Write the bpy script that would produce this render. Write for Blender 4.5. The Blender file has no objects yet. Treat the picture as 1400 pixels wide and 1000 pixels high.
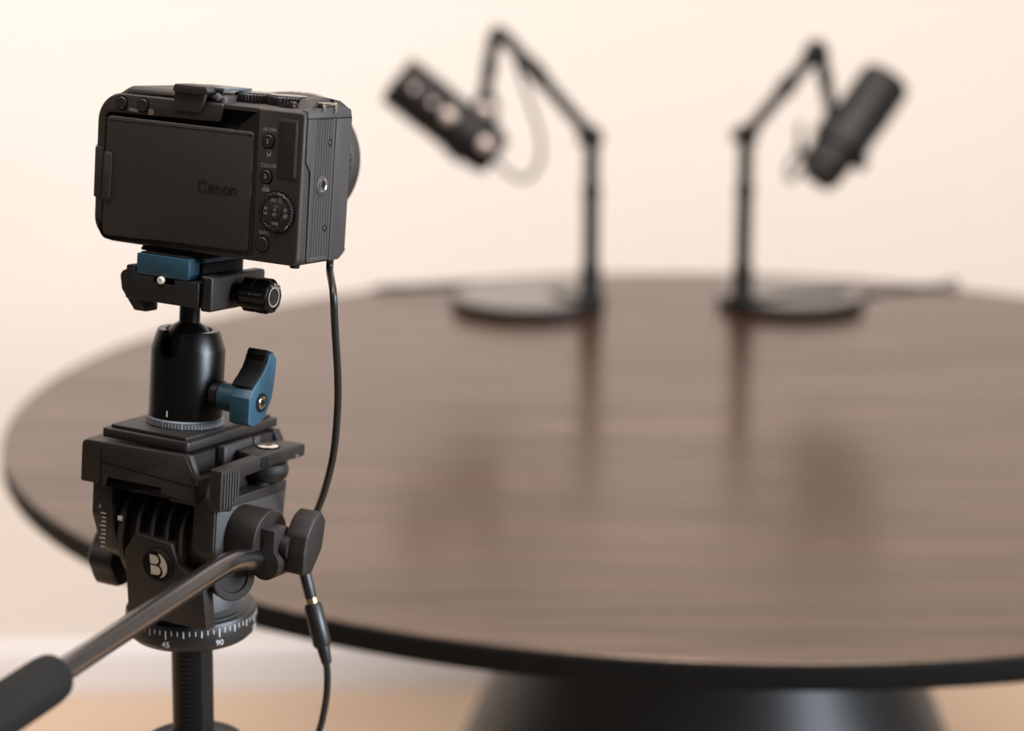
import bpy, bmesh, math, random
from mathutils import Matrix, Vector
random.seed(4)
R = math.radians
scn = bpy.context.scene
col = scn.collection

# ------------------------------------------------------------------ camera, world, lights, exposure
CAM_Z = 1.24
PITCH = 0.23566
FPX = 2800.0
cam_d = bpy.data.cameras.new('camera'); cam = bpy.data.objects.new('camera', cam_d); col.objects.link(cam)
cam.location = (0, 0, CAM_Z); cam.rotation_euler = (math.pi/2 - PITCH, 0, 0)
cam_d.sensor_width = 36.0; cam_d.lens = 36.0*FPX/1400.0; cam_d.clip_start = 0.02
cam_d.dof.use_dof = True; cam_d.dof.focus_distance = 0.985; cam_d.dof.aperture_fstop = 4.2
scn.camera = cam
scn.view_settings.view_transform = 'Standard'; scn.view_settings.look = 'None'
scn.view_settings.gamma = 1.0; scn.view_settings.exposure = 0.0
scn.view_settings.use_curve_mapping = False

world = bpy.data.worlds.new('room_light'); scn.world = world; world.use_nodes = True
bg = world.node_tree.nodes['Background']
bg.inputs[0].default_value = (1.0, 0.92, 0.84, 1); bg.inputs[1].default_value = 0.10

def area(name, loc, target, sx, sy, power, color):
    l = bpy.data.lights.new(name, 'AREA'); l.shape = 'RECTANGLE'; l.size = sx; l.size_y = sy
    l.energy = power; l.color = color
    o = bpy.data.objects.new(name, l); col.objects.link(o); o.location = loc
    o.rotation_euler = (Vector(target)-Vector(loc)).to_track_quat('-Z', 'Y').to_euler()
    return o
area('ceiling_wall_washer', (0.40, 0.5, 2.95), (0.40, 3.0, 0.2), 3.4, 0.6, 44, (1.0, 0.918, 0.868)).data.spread = R(105)
area('ceiling_light_panel', (-0.9, 1.9, 2.95), (-0.9, 1.9, 0.0), 3.4, 1.6, 48, (1.0, 0.89, 0.82))
area('window_daylight', (2.7, -0.05, 1.7), (-0.2, 0.98, 0.95), 1.0, 1.3, 21, (0.80, 0.89, 1.0)).data.spread = R(52)
area('ceiling_lamp', (0.6, 1.3, 2.75), (0.6, 1.5, 0.0), 0.3, 0.3, 10, (1.0, 0.88, 0.76))

# ------------------------------------------------------------------ measuring helpers
def ray(px, py):
    x = (px-700.0)/FPX; y = -(py-500.0)/FPX
    return Vector((x, math.cos(PITCH)+y*math.sin(PITCH), -math.sin(PITCH)+y*math.cos(PITCH)))
EYE = Vector((0, 0, CAM_Z))
def at_depth(px, py, d): return EYE + ray(px, py)*d            # forward distance d
def at_y(px, py, Y): r = ray(px, py); return EYE + r*(Y/r.y)   # upright plane y = Y
def at_z(px, py, Z): r = ray(px, py); return EYE + r*((Z-CAM_Z)/r.z)

def rot3(yaw, pt, rl):
    return Matrix.Rotation(R(yaw), 3, 'Z') @ Matrix.Rotation(R(pt), 3, 'X') @ Matrix.Rotation(R(rl), 3, 'Y')
RIG_R = rot3(-25.5, -4.7, 2.4)
RIG_O = Vector((-0.10167906, 0.95592086, -0.18064311 + CAM_Z))
RIG = Matrix.Translation(RIG_O) @ RIG_R.to_4x4()
def rig(x, y, z): return RIG @ (Vector((x, y, z))*0.001)

# ------------------------------------------------------------------ materials
def mat(name, color, rough=0.5, metal=0.0, spec=0.5, bump=0.0, scale=200.0, vary=0.0, coat=0.0, obj_scale=None):
    m = bpy.data.materials.new(name); m.use_nodes = True
    nt = m.node_tree; b = nt.nodes['Principled BSDF']
    b.inputs['Base Color'].default_value = (*color, 1); b.inputs['Roughness'].default_value = rough
    b.inputs['Metallic'].default_value = metal; b.inputs['Specular IOR Level'].default_value = spec
    b.inputs['Coat Weight'].default_value = coat
    tc = nt.nodes.new('ShaderNodeTexCoord')
    nz = nt.nodes.new('ShaderNodeTexNoise'); nz.inputs['Scale'].default_value = scale; nz.inputs['Detail'].default_value = 3
    nt.links.new(tc.outputs['Object'], nz.inputs['Vector'])
    if bump:
        bp = nt.nodes.new('ShaderNodeBump'); bp.inputs['Strength'].default_value = bump; bp.inputs['Distance'].default_value = 0.0004
        nt.links.new(nz.outputs['Fac'], bp.inputs['Height']); nt.links.new(bp.outputs['Normal'], b.inputs['Normal'])
    v = vary if vary else 0.06
    mx = nt.nodes.new('ShaderNodeMix'); mx.data_type = 'RGBA'
    mx.inputs[6].default_value = (*[c*(1-v) for c in color], 1); mx.inputs[7].default_value = (*[min(1, c*(1+v)) for c in color], 1)
    nt.links.new(nz.outputs['Fac'], mx.inputs[0]); nt.links.new(mx.outputs[2], b.inputs['Base Color'])
    return m
M = {}
M['camera'] = mat('camera_black_plastic', (0.026, 0.0200, 0.0165), 0.52, bump=0.35, scale=2600)
M['side_lit_grey'] = mat('side_lit_grey_plastic', (0.036, 0.033, 0.032), 0.5, bump=0.35, scale=2600)  # lighter copy of the black plastic, cool side light put into the colour
M['lcd'] = mat('screen_back_plastic', (0.027, 0.0210, 0.0172), 0.6, bump=0.5, scale=3200)
M['button'] = mat('button_plastic', (0.016, 0.014, 0.013), 0.42)
M['recess'] = mat('deep_black', (0.004, 0.0036, 0.0033), 0.7, spec=0.2)  # shade of hollows and gaps put into the colour; also black rubber
M['emboss'] = mat('embossed_black', (0.006, 0.0055, 0.005), 0.55)
M['print'] = mat('grey_print', (0.34, 0.31, 0.28), 0.6)
M['white_print'] = mat('white_print', (0.62, 0.60, 0.57), 0.6)
M['chrome'] = mat('polished_steel', (0.75, 0.72, 0.68), 0.2, metal=1)
M['steel'] = mat('dark_steel', (0.30, 0.29, 0.28), 0.3, metal=1)
M['gold'] = mat('gold_contact', (0.72, 0.52, 0.28), 0.28, metal=1)
M['blue'] = mat('anodised_teal', (0.016, 0.062, 0.100), 0.42, metal=0.0, spec=0.6, bump=0.15, scale=3000)
M['black_metal'] = mat('black_anodised_metal', (0.0025, 0.0021, 0.0018), 0.28, spec=0.32, bump=0.12, scale=3500)
M['satin'] = mat('satin_black_metal', (0.012, 0.011, 0.0105), 0.42, bump=0.2, scale=3000)
M['pan'] = mat('pan_head_black_plastic', (0.0140, 0.0108, 0.0092), 0.5, spec=0.4, bump=0.4, scale=2200)
M['pan_dark'] = mat('pan_head_cavity_shade', (0.006, 0.0055, 0.005), 0.6)  # darker copy of the pan plastic, cavity shade put into the colour
M['shoe'] = mat('blue_grey_plate', (0.085, 0.092, 0.098), 0.4)
M['rod'] = mat('gunmetal_rod', (0.30, 0.285, 0.28), 0.25, metal=1.0, bump=0.06, scale=3000)
M['foam'] = mat('foam_grip_rubber', (0.0065, 0.006, 0.0056), 0.75, spec=0.25, bump=0.8, scale=1600)
M['stud'] = mat('pale_highlight_stud', (0.60, 0.50, 0.45), 0.35, metal=0.5)  # pale tone stands in for lamp glints
M['rim'] = mat('base_rim_black', (0.010, 0.0092, 0.0086), 0.5, spec=0.4)
M['column'] = mat('column_black_tube', (0.004, 0.0038, 0.0036), 0.4, spec=0.35)
M['dial_top'] = mat('satin_dial_top', (0.05, 0.045, 0.04), 0.22, metal=0.6, spec=0.9)
M['cable'] = mat('black_cable_rubber', (0.010, 0.0095, 0.009), 0.42)
M['cream'] = mat('cream_enamel', (0.66, 0.62, 0.54), 0.5)
M['grey_dial'] = mat('grey_scale_ring', (0.10, 0.12, 0.14), 0.45, metal=0.4)
M['stand'] = mat('stand_black_steel', (0.010, 0.0095, 0.009), 0.38)
M['disc'] = mat('polished_black_base', (0.10, 0.092, 0.085), 0.16, spec=1.0, metal=0.35)
M['mic'] = mat('microphone_black', (0.0085, 0.0072, 0.0066), 0.5, spec=0.35, bump=0.3, scale=1500)
M['mic_dark'] = mat('microphone_dark_end', (0.006, 0.0055, 0.005), 0.6)
M['pedestal'] = mat('pedestal_black_lacquer', (0.022, 0.021, 0.022), 0.42)
M['table_edge'] = mat('table_edge_black', (0.003, 0.0028, 0.0026), 0.7, spec=0.2)

def wood_mat():
    m = bpy.data.materials.new('black_stained_ash'); m.use_nodes = True; nt = m.node_tree; b = nt.nodes['Principled BSDF']
    tc = nt.nodes.new('ShaderNodeTexCoord'); mp = nt.nodes.new('ShaderNodeMapping')
    mp.inputs['Scale'].default_value = (1.6, 26.0, 1.0); mp.inputs['Rotation'].default_value = (0, 0, R(3))
    nt.links.new(tc.outputs['Object'], mp.inputs['Vector'])
    n1 = nt.nodes.new('ShaderNodeTexNoise'); n1.inputs['Scale'].default_value = 1.6; n1.inputs['Detail'].default_value = 5; n1.inputs['Distortion'].default_value = 1.2
    n2 = nt.nodes.new('ShaderNodeTexNoise'); n2.inputs['Scale'].default_value = 14; n2.inputs['Detail'].default_value = 3
    nt.links.new(mp.outputs[0], n1.inputs['Vector']); nt.links.new(mp.outputs[0], n2.inputs['Vector'])
    rp = nt.nodes.new('ShaderNodeValToRGB')
    rp.color_ramp.elements[0].position = 0.36; rp.color_ramp.elements[0].color = (0.009, 0.0038, 0.0018, 1)
    rp.color_ramp.elements[1].position = 0.66; rp.color_ramp.elements[1].color = (0.030, 0.0125, 0.0060, 1)
    nt.links.new(n1.outputs['Fac'], rp.inputs[0]); nt.links.new(rp.outputs[0], b.inputs['Base Color'])
    mm = nt.nodes.new('ShaderNodeMath'); mm.operation = 'ADD'
    nt.links.new(n1.outputs['Fac'], mm.inputs[0]); nt.links.new(n2.outputs['Fac'], mm.inputs[1])
    bp = nt.nodes.new('ShaderNodeBump'); bp.inputs['Strength'].default_value = 0.14; bp.inputs['Distance'].default_value = 0.0006
    nt.links.new(mm.outputs[0], bp.inputs['Height']); nt.links.new(bp.outputs[0], b.inputs['Normal'])
    rr = nt.nodes.new('ShaderNodeMapRange'); rr.inputs['From Min'].default_value = 0.36; rr.inputs['From Max'].default_value = 0.64
    rr.inputs['To Min'].default_value = 0.275; rr.inputs['To Max'].default_value = 0.185
    nt.links.new(n1.outputs['Fac'], rr.inputs['Value']); nt.links.new(rr.outputs[0], b.inputs['Roughness'])
    rs = nt.nodes.new('ShaderNodeMapRange'); rs.inputs['From Min'].default_value = 0.36; rs.inputs['From Max'].default_value = 0.64
    rs.inputs['To Min'].default_value = 0.40; rs.inputs['To Max'].default_value = 0.56
    nt.links.new(n1.outputs['Fac'], rs.inputs['Value']); nt.links.new(rs.outputs[0], b.inputs['Specular IOR Level'])
    b.inputs['IOR'].default_value = 1.68; b.inputs['Sheen Weight'].default_value = 0.10; b.inputs['Sheen Roughness'].default_value = 0.4; b.inputs['Sheen Tint'].default_value = (1.0, 0.52, 0.30, 1); b.inputs['Specular Tint'].default_value = (1.0, 0.80, 0.64, 1)
    return m
M['wood'] = wood_mat()
def wall_mat():
    m = mat('cream_painted_plaster', (0.85, 0.815, 0.78), 0.85, bump=0.3, scale=60, vary=0.012); return m
M['wall'] = wall_mat()
M['baseboard'] = mat('white_gloss_paint', (0.80, 0.80, 0.82), 0.4)
def floor_mat():
    m = bpy.data.materials.new('pale_oak_floor'); m.use_nodes = True; nt = m.node_tree; b = nt.nodes['Principled BSDF']
    tc = nt.nodes.new('ShaderNodeTexCoord'); mp = nt.nodes.new('ShaderNodeMapping'); mp.inputs['Scale'].default_value = (1.5, 14, 1)
    nt.links.new(tc.outputs['Object'], mp.inputs['Vector'])
    n1 = nt.nodes.new('ShaderNodeTexNoise'); n1.inputs['Scale'].default_value = 2.0; n1.inputs['Detail'].default_value = 5
    nt.links.new(mp.outputs[0], n1.inputs['Vector'])
    rp = nt.nodes.new('ShaderNodeValToRGB')
    rp.color_ramp.elements[0].color = (0.55, 0.405, 0.285, 1); rp.color_ramp.elements[1].color = (0.68, 0.525, 0.39, 1)
    nt.links.new(n1.outputs['Fac'], rp.inputs[0]); nt.links.new(rp.outputs[0], b.inputs['Base Color'])
    b.inputs['Roughness'].default_value = 0.5
    return m
M['floor'] = floor_mat()

# ------------------------------------------------------------------ mesh helpers (millimetres by default)
class MB:
    def __init__(s): s.bm = bmesh.new()
    def merge(s, b):
        me = bpy.data.meshes.new('t'); b.to_mesh(me); b.free(); s.bm.from_mesh(me); bpy.data.meshes.remove(me); return s
    def box(s, x0, x1, y0, y1, z0, z1, bev=0.0, seg=2, mtx=None):
        b = bmesh.new(); bmesh.ops.create_cube(b, size=1)
        bmesh.ops.scale(b, vec=(x1-x0, y1-y0, z1-z0), verts=b.verts)
        bmesh.ops.translate(b, vec=((x0+x1)/2, (y0+y1)/2, (z0+z1)/2), verts=b.verts)
        if bev: bmesh.ops.bevel(b, geom=b.edges[:], offset=bev, segments=seg, affect='EDGES', profile=0.5)
        if mtx: bmesh.ops.transform(b, matrix=mtx, verts=b.verts)
        return s.merge(b)
    def prism(s, pts, axis, lo, hi, bev=0.0, seg=2, bev_lo=True, bev_hi=True):
        # pts: 2-D outline in the plane across `axis` ('x': (y,z), 'y': (x,z), 'z': (x,y))
        def P(p, t): return {'x': (t, p[0], p[1]), 'y': (p[0], t, p[1]), 'z': (p[0], p[1], t)}[axis]
        b = bmesh.new(); n = len(pts)
        a = [b.verts.new(P(p, lo)) for p in pts]; c = [b.verts.new(P(p, hi)) for p in pts]
        f0 = b.faces.new(a); f1 = b.faces.new(c[::-1])
        for i in range(n): b.faces.new((a[i], c[i], c[(i+1) % n], a[(i+1) % n]))
        bmesh.ops.recalc_face_normals(b, faces=b.faces)
        if bev:
            ed = ([e for e in f0.edges] if bev_lo else []) + ([e for e in f1.edges] if bev_hi else [])
            bmesh.ops.bevel(b, geom=ed, offset=bev, segments=seg, affect='EDGES', profile=0.5)
        return s.merge(b)
    def lathe(s, prof, origin=(0, 0, 0), axis=(0, 0, 1), seg=48, close=True, wob=None):
        # prof: (radius, height) pairs; wob(angle) scales radius
        ax = Vector(axis).normalized(); q = ax.to_track_quat('Z', 'Y').to_matrix(); o = Vector(origin)
        b = bmesh.new(); rings = []
        for r, h in prof:
            rg = []
            for i in range(seg):
                t = 2*math.pi*i/seg; rr = r*(wob(t) if wob else 1)
                rg.append(b.verts.new(o + q @ Vector((rr*math.cos(t), rr*math.sin(t), h))))
            rings.append(rg)
        for a, c in zip(rings, rings[1:]):
            for i in range(seg): b.faces.new((a[i], a[(i+1) % seg], c[(i+1) % seg], c[i]))
        if close:
            b.faces.new(rings[0][::-1]); b.faces.new(rings[-1])
        bmesh.ops.recalc_face_normals(b, faces=b.faces)
        return s.merge(b)
    def tube(s, pts, rad, seg=14, smooth=0, cap=True):
        P = [Vector(p) for p in pts]
        if smooth: P, rad = catmull(P, smooth, rad)
        rr = rad if isinstance(rad, (list, tuple)) else [rad]*len(P)
        b = bmesh.new(); rings = []; up = None
        for i, p in enumerate(P):
            d = (P[min(i+1, len(P)-1)]-P[max(i-1, 0)]).normalized()
            if up is None: up = d.orthogonal().normalized()
            up = (up - d*up.dot(d)).normalized(); sd = d.cross(up)
            rings.append([b.verts.new(p + (up*math.cos(2*math.pi*k/seg)+sd*math.sin(2*math.pi*k/seg))*rr[i]) for k in range(seg)])
        for a, c in zip(rings, rings[1:]):
            for i in range(seg): b.faces.new((a[i], a[(i+1) % seg], c[(i+1) % seg], c[i]))
        if cap: b.faces.new(rings[0][::-1]); b.faces.new(rings[-1])
        bmesh.ops.recalc_face_normals(b, faces=b.faces)
        return s.merge(b)
    def ball(s, c, r, seg=24):
        b = bmesh.new(); bmesh.ops.create_uvsphere(b, u_segments=seg, v_segments=seg//2, radius=r)
        bmesh.ops.translate(b, vec=c, verts=b.verts); return s.merge(b)
    def mesh(s, name, m, unit=0.001, sharp=32):
        if unit != 1: bmesh.ops.scale(s.bm, vec=(unit,)*3, verts=s.bm.verts)
        me = bpy.data.meshes.new(name); s.bm.to_mesh(me); s.bm.free()
        me.materials.append(m)
        for p in me.polygons: p.use_smooth = True
        me.set_sharp_from_angle(angle=R(sharp))
        return me
    def obj(s, name, m, parent=None, unit=0.001, sharp=32, label=None):
        o = bpy.data.objects.new(name, s.mesh(name, m, unit, sharp)); col.objects.link(o)
        if parent: o.parent = parent
        if label: o['label'] = label
        return o
def catmull(P, n, rad=None):
    out = []; rl = []
    isl = isinstance(rad, (list, tuple))
    for i in range(len(P)-1):
        p0 = P[max(i-1, 0)]; p1 = P[i]; p2 = P[i+1]; p3 = P[min(i+2, len(P)-1)]
        for k in range(n):
            t = k/n
            out.append(0.5*((2*p1)+(p2-p0)*t+(2*p0-5*p1+4*p2-p3)*t*t+(3*p1-p0-3*p2+p3)*t**3))
            if isl: rl.append(rad[i]*(1-t)+rad[i+1]*t)
    out.append(P[-1])
    if isl: rl.append(rad[-1])
    return out, (rl if isl else rad)
def rpoly(pts, n=6):
    # pts: (x, y, radius) -> outline with rounded corners
    out = []; N = len(pts)
    for i in range(N):
        p = Vector(pts[i][:2]); r = pts[i][2] if len(pts[i]) > 2 else 0
        if not r: out.append(tuple(p)); continue
        a = (Vector(pts[i-1][:2])-p); c = (Vector(pts[(i+1) % N][:2])-p)
        la, lc = a.length, c.length; a.normalize(); c.normalize()
        ang = a.angle(c); t = min(r/math.tan(ang/2), la*0.48, lc*0.48); r2 = t*math.tan(ang/2)
        bis = (a+c).normalized(); ctr = p+bis*(r2/math.sin(ang/2))
        s = p+a*t-ctr; e = p+c*t-ctr
        tot = s.angle_signed(e)
        a0 = math.atan2(s.y, s.x)
        # turn s towards e
        cr = s.x*e.y-s.y*e.x; th = math.atan2(cr, s.dot(e))
        for k in range(n+1): 
            t2 = a0+th*k/n; out.append((ctr.x+r2*math.cos(t2), ctr.y+r2*math.sin(t2)))
    return out
def thing(name, label, cat, group=None, mtx=None):
    o = bpy.data.objects.new(name, None); col.objects.link(o); o.empty_display_size = 0.02
    o['label'] = label; o['category'] = cat
    if group: o['group'] = group
    if mtx is not None: o.matrix_world = mtx
    return o
def tag(o, label, cat, group=None):
    o['label'] = label; o['category'] = cat
    if group: o['group'] = group
    return o
def text(s, size, mtx, m, parent, name='lettering', extrude=0.03, align='CENTER', squeeze=1.0):
    # built-in font turned into a mesh; local x = reading direction, y = up, z = out of the surface (millimetres)
    cu = bpy.data.curves.new('txt', 'FONT'); cu.body = s; cu.size = size; cu.extrude = extrude; cu.align_x = align; cu.align_y = 'CENTER'
    cu.resolution_u = 3
    t = bpy.data.objects.new('txt', cu); col.objects.link(t)
    dg = bpy.context.evaluated_depsgraph_get(); dg.update()
    me = bpy.data.meshes.new_from_object(t.evaluated_get(dg))
    bpy.data.objects.remove(t); bpy.data.curves.remove(cu)
    me.transform(Matrix.Scale(0.001, 4) @ mtx @ Matrix.Scale(squeeze, 4, (1, 0, 0)))
    me.materials.clear(); me.materials.append(m); me.name = name
    o = bpy.data.objects.new(name, me); col.objects.link(o); o.parent = parent
    return o
def on_back(x, y, z):      # text plane facing -y in the rig frame
    return Matrix(((1, 0, 0, x), (0, 0, -1, y), (0, 1, 0, z), (0, 0, 0, 1)))
def on_right(x, y, z):     # text plane facing +x
    return Matrix(((0, 0, 1, x), (1, 0, 0, y), (0, 1, 0, z), (0, 0, 0, 1)))
def flat(mb, pts, mtx, th=0.05):
    b = bmesh.new(); a = [b.verts.new(mtx @ Vector((p[0], p[1], 0))) for p in pts]; c = [b.verts.new(mtx @ Vector((p[0], p[1], th))) for p in pts]
    b.faces.new(a[::-1]); b.faces.new(c); n = len(pts)
    for i in range(n): b.faces.new((a[i], a[(i+1) % n], c[(i+1) % n], c[i]))
    bmesh.ops.recalc_face_normals(b, faces=b.faces); mb.merge(b)
def stroke(mb, pts, widths, mtx, th=0.25):
    # ribbon letter stroke with varying width
    P = [Vector((p[0], p[1], 0)) for p in pts]; P, w = catmull(P, 6, list(widths))
    L = []; Rr = []
    for i, p in enumerate(P):
        d = (P[min(i+1, len(P)-1)]-P[max(i-1, 0)]).normalized(); n = Vector((-d.y, d.x, 0))
        L.append(p+n*w[i]/2); Rr.append(p-n*w[i]/2)
    for i in range(len(P)-1):
        flat(mb, [L[i], L[i+1], Rr[i+1], Rr[i]], mtx, th)
def ring2d(cx, cy, r, n=28): return [(cx+r*math.cos(2*math.pi*k/n), cy+r*math.sin(2*math.pi*k/n)) for k in range(n)]

# ------------------------------------------------------------------ setting
WALL_Y = 3.02
floor_mb = MB(); floor_mb.box(-4, 4, -2.5, 3.6, -0.05, 0.0)
floor_o = floor_mb.obj('floor', M['floor'], unit=1); floor_o['kind'] = 'structure'
wm = Matrix.Translation((0, WALL_Y, 0)) @ Matrix.Rotation(R(2.4), 4, 'Z')
wb = MB(); wb.box(-4, 4, 0, 0.1, 0, 3.0, mtx=wm)
wall = wb.obj('wall_back', M['wall'], unit=1); wall['kind'] = 'structure'
bb = MB(); bb.prism([(0, 0), (-0.014, 0), (-0.014, 0.066), (-0.010, 0.075), (-0.004, 0.080), (0, 0.080)], 'x', -4, 4)
bmesh.ops.transform(bb.bm, matrix=wm, verts=bb.bm.verts)
base = bb.obj('baseboard_back', M['baseboard'], unit=1); base['kind'] = 'structure'

# ------------------------------------------------------------------ table
TZ = 0.74
TC = Vector((0.1966, 1.9248, 0)); TR = 0.6733
table = thing('round_table', 'round dark-stained wooden table with a flared black pedestal', 'table', mtx=Matrix.Translation(TC))
tb = MB(); tb.lathe([(0.0005, -0.001), (TR-0.0012, -0.001), (TR-0.0004, -0.0004), (TR, 0.0)][0:0] or
                    [(0.0005, TZ-0.004), (TR-0.003, TZ-0.004), (TR-0.0008, TZ-0.0012), (TR-0.0022, TZ), (0.0005, TZ)], seg=160)
tb.obj('tabletop', M['wood'], table, unit=1)
te = MB(); te.lathe([(0.0005, TZ-0.0225), (TR-0.010, TZ-0.0225), (TR-0.001, TZ-0.0200), (TR, TZ-0.0180), (TR, TZ-0.0030), (TR-0.0012, TZ-0.0018), (TR-0.0030, TZ-0.0041), (0.0005, TZ-0.0041)], seg=160)
te.obj('table_rim', M['table_edge'], table, unit=1, label='plain black edge band of the tabletop')
pd = MB(); pd.lathe([(0.395, 0.0), (0.398, 0.006), (0.392, 0.02), (0.335, 0.16), (0.262, 0.35), (0.217, 0.46), (0.165, 0.58), (0.135, 0.67), (0.130, TZ-0.019)], seg=96)
pd.obj('pedestal', M['pedestal'], table, unit=1)

# ------------------------------------------------------------------ mirrorless camera (rig frame, mm)
cm = thing('mirrorless_camera', 'compact black mirrorless camera with its screen folded in, mounted on the tripod', 'camera', mtx=RIG)
body = MB()
core = rpoly([(-119, -1, 11), (-0.4, -1, 3), (-0.4, 72, 3), (-119, 72, 14)], 9)
body.prism(core, 'y', 5, 43, 2.0)
frame = rpoly([(-48.2, 63.2, 1.5), (-114, 62.3, 2), (-114.2, 1.0, 4), (-26.6, 2.2, 1), (-26.6, 72.2, 1), (-0.4, 72.2, 2), (-0.4, -1, 4),
               (-119, -1, 12), (-119, 72.4, 14.5), (-45.2, 72.4, 1.5)], 9)
body.prism(frame, 'y', 0, 6, 1.3, 3, bev_hi=False)
body.obj('body', M['camera'], cm)
# sloped top cover on the left and lower deck on the right
tc_ = MB()
tc_.prism(rpoly([(-110.5, 69.5, 0), (-109.6, 71.2, 3), (-101.5, 76.3, 7), (-46, 76.3, 1.5), (-46, 69.5, 0)], 6), 'y', 1.2, 42, 3.0, 4)
tc_.obj('top_cover', M['camera'], cm)
dk = MB()
dk.prism(rpoly([(0.6, 70, 0), (0.6, 72.2, 0.8), (5, 73.0, 1), (42.0, 73.6, 2), (42.6, 70, 0)], 3), 'x', -47, -0.4, 0.8)
dk.prism(rpoly([(9, 72.8, 0), (14, 77.6, 2), (24, 78.8, 3), (34, 77.4, 3), (41.5, 73.6, 2), (42.5, 72, 0)], 4), 'x', -12.0, -3.0, 1.2)
dk.prism([(4.5, 73.0), (11.5, 78.4), (11.5, 73.0)], 'x', -3.0, -0.8, 0.3)
dk.prism([(27.0, 73.2), (27.0, 78.0), (33, 77.2), (41.5, 73.6)], 'x', -3.0, -0.8, 0.3)
dk.obj('top_deck', M['camera'], cm)
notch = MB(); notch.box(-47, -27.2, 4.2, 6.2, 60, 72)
notch.obj('notch_shade', M['recess'], cm, label='black slab as shade in the notch above the screen')  # deep black back wall paints in the notch's shade
# hinge of the screen on the left edge
hg = MB(); hg.box(-119.6, -114.4, -0.5, 9, 19.8, 45.2, 0.9)
hg.obj('screen_hinge', M['camera'], cm)
hp = MB(); hp.box(-119.7, -117.2, 0.5, 4, 45.3, 46.0); hp.obj('hinge_gap_light', M['white_print'], cm, label='small white tick for light through the hinge gap')  # white chip standing in for the bright see-through gap
gap = MB(); gap.prism(rpoly([(-114.6, 0.6, 4), (-26.2, 1.9, 2), (-26.2, 62.4, 2), (-114.6, 62.4, 2)], 4), 'y', 3.2, 5.4)
gap.obj('screen_recess', M['recess'], cm)
lcd = MB()
lcd.prism(rpoly([(-113.2, 1.8, 3.5), (-27.8, 3.1, 2), (-27.6, 60.6, 2), (-112.6, 60.9, 2)], 5), 'y', -0.9, 3.6, 0.8, 3)
screen = lcd.obj('screen', M['lcd'], cm)
lip = MB(); lip.prism(rpoly([(-113.2, 19.8, 1), (-108.6, 19.2, 1.6), (-108.3, 42.8, 1.6), (-113.0, 43.2, 1)], 4), 'y', -2.1, -0.5, 0.6)
lip.obj('finger_lip', M['lcd'], screen)
bar = MB(); bar.box(-112.3, -28.0, -1.15, -0.6, 58.9, 59.5, 0.15); bar.obj('screen_ridge', M['lcd'], screen)
# embossed brand lettering on the screen back
lg = MB(); X0, Z0, SC = -57.6, 29.2, 1.0
mk = on_back(X0, -0.98, Z0)
# C
stroke(lg, [(5.0, 4.9), (3.9, 5.6), (2.3, 5.4), (0.8, 4.2), (0.4, 2.6), (1.2, 0.9), (3.0, 0.2), (5.1, 0.9)], [0.35, 0.9, 0.5, 1.0, 1.25, 1.0, 0.5, 0.25], mk)
stroke(lg, [(5.0, 5.1), (4.2, 4.6), (3.5, 3.7)], [0.9, 0.5, 0.2], mk)
# a
stroke(lg, [(6.2, 3.2), (7.2, 3.9), (8.4, 3.6), (8.6, 2.4), (8.6, 1.0), (9.3, 0.2)], [0.8, 0.45, 0.7, 0.95, 0.95, 0.4], mk)
stroke(lg, [(8.5, 2.4), (7.2, 2.1), (6.1, 1.3), (6.5, 0.4), (7.6, 0.3), (8.5, 1.0)], [0.35, 0.4, 0.9, 0.6, 0.35, 0.35], mk)
def letter_n(x):
    stroke(lg, [(x+0.6, 4.0), (x+0.7, 2.5), (x+0.7, 0.15)], [0.75, 1.0, 1.0], mk)
    stroke(lg, [(x+1.1, 2.9), (x+2.1, 3.8), (x+3.1, 3.3), (x+3.25, 1.9), (x+3.25, 0.15)], [0.3, 0.5, 0.85, 1.0, 1.0], mk)
letter_n(9.6); letter_n(18.3)
# o
stroke(lg, [(16.2, 3.85), (14.9, 3.2), (14.6, 2.0), (15.0, 0.8), (16.2, 0.2)], [0.35, 0.9, 1.05, 0.9, 0.35], mk)
stroke(lg, [(16.2, 3.85), (17.5, 3.2), (17.8, 2.0), (17.4, 0.8), (16.2, 0.2)], [0.35, 0.9, 1.05, 0.9, 0.35], mk)
lg.obj('embossed_lettering', M['emboss'], screen, label='dark embossed maker name')
# hot shoe and accessory cover
hs = MB()
hs.prism(rpoly([(-73.6, 67.0, 1.0), (-73.2, 78.6, 1.2), (-55.2, 78.6, 1.2), (-56.2, 72.5, 1.0), (-58.6, 67.0, 1.0)], 3), 'y', -1.3, 8, 0.5)
hs.obj('shoe_mount', M['camera'], cm)
hc = MB(); hc.prism(rpoly([(-73.4, 76.0, 1.0), (-72.4, 79.8, 1.4), (-54.0, 79.8, 1.4), (-52.6, 77.2, 1.0), (-55.6, 75.6, 0.8)], 4), 'y', -3.4, 11, 0.8)
hc.obj('shoe_cover', M['camera'], cm)
hr = MB(); hr.prism(rpoly([(-72, 3, 1), (-47.5, 3, 1), (-45.0, 24, 1), (-70, 24, 1)], 3), 'z', 78.2, 79.5, 0.3)
hr.tube([(-49.5, 2, 76.2), (-50.2, 2, 74.9), (-50.6, 3, 73.4)], [1.6, 2.0, 1.5], 10, 4)
hr.obj('shoe_plate', M['shoe'], cm, label='blue-grey shoe plate')
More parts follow.
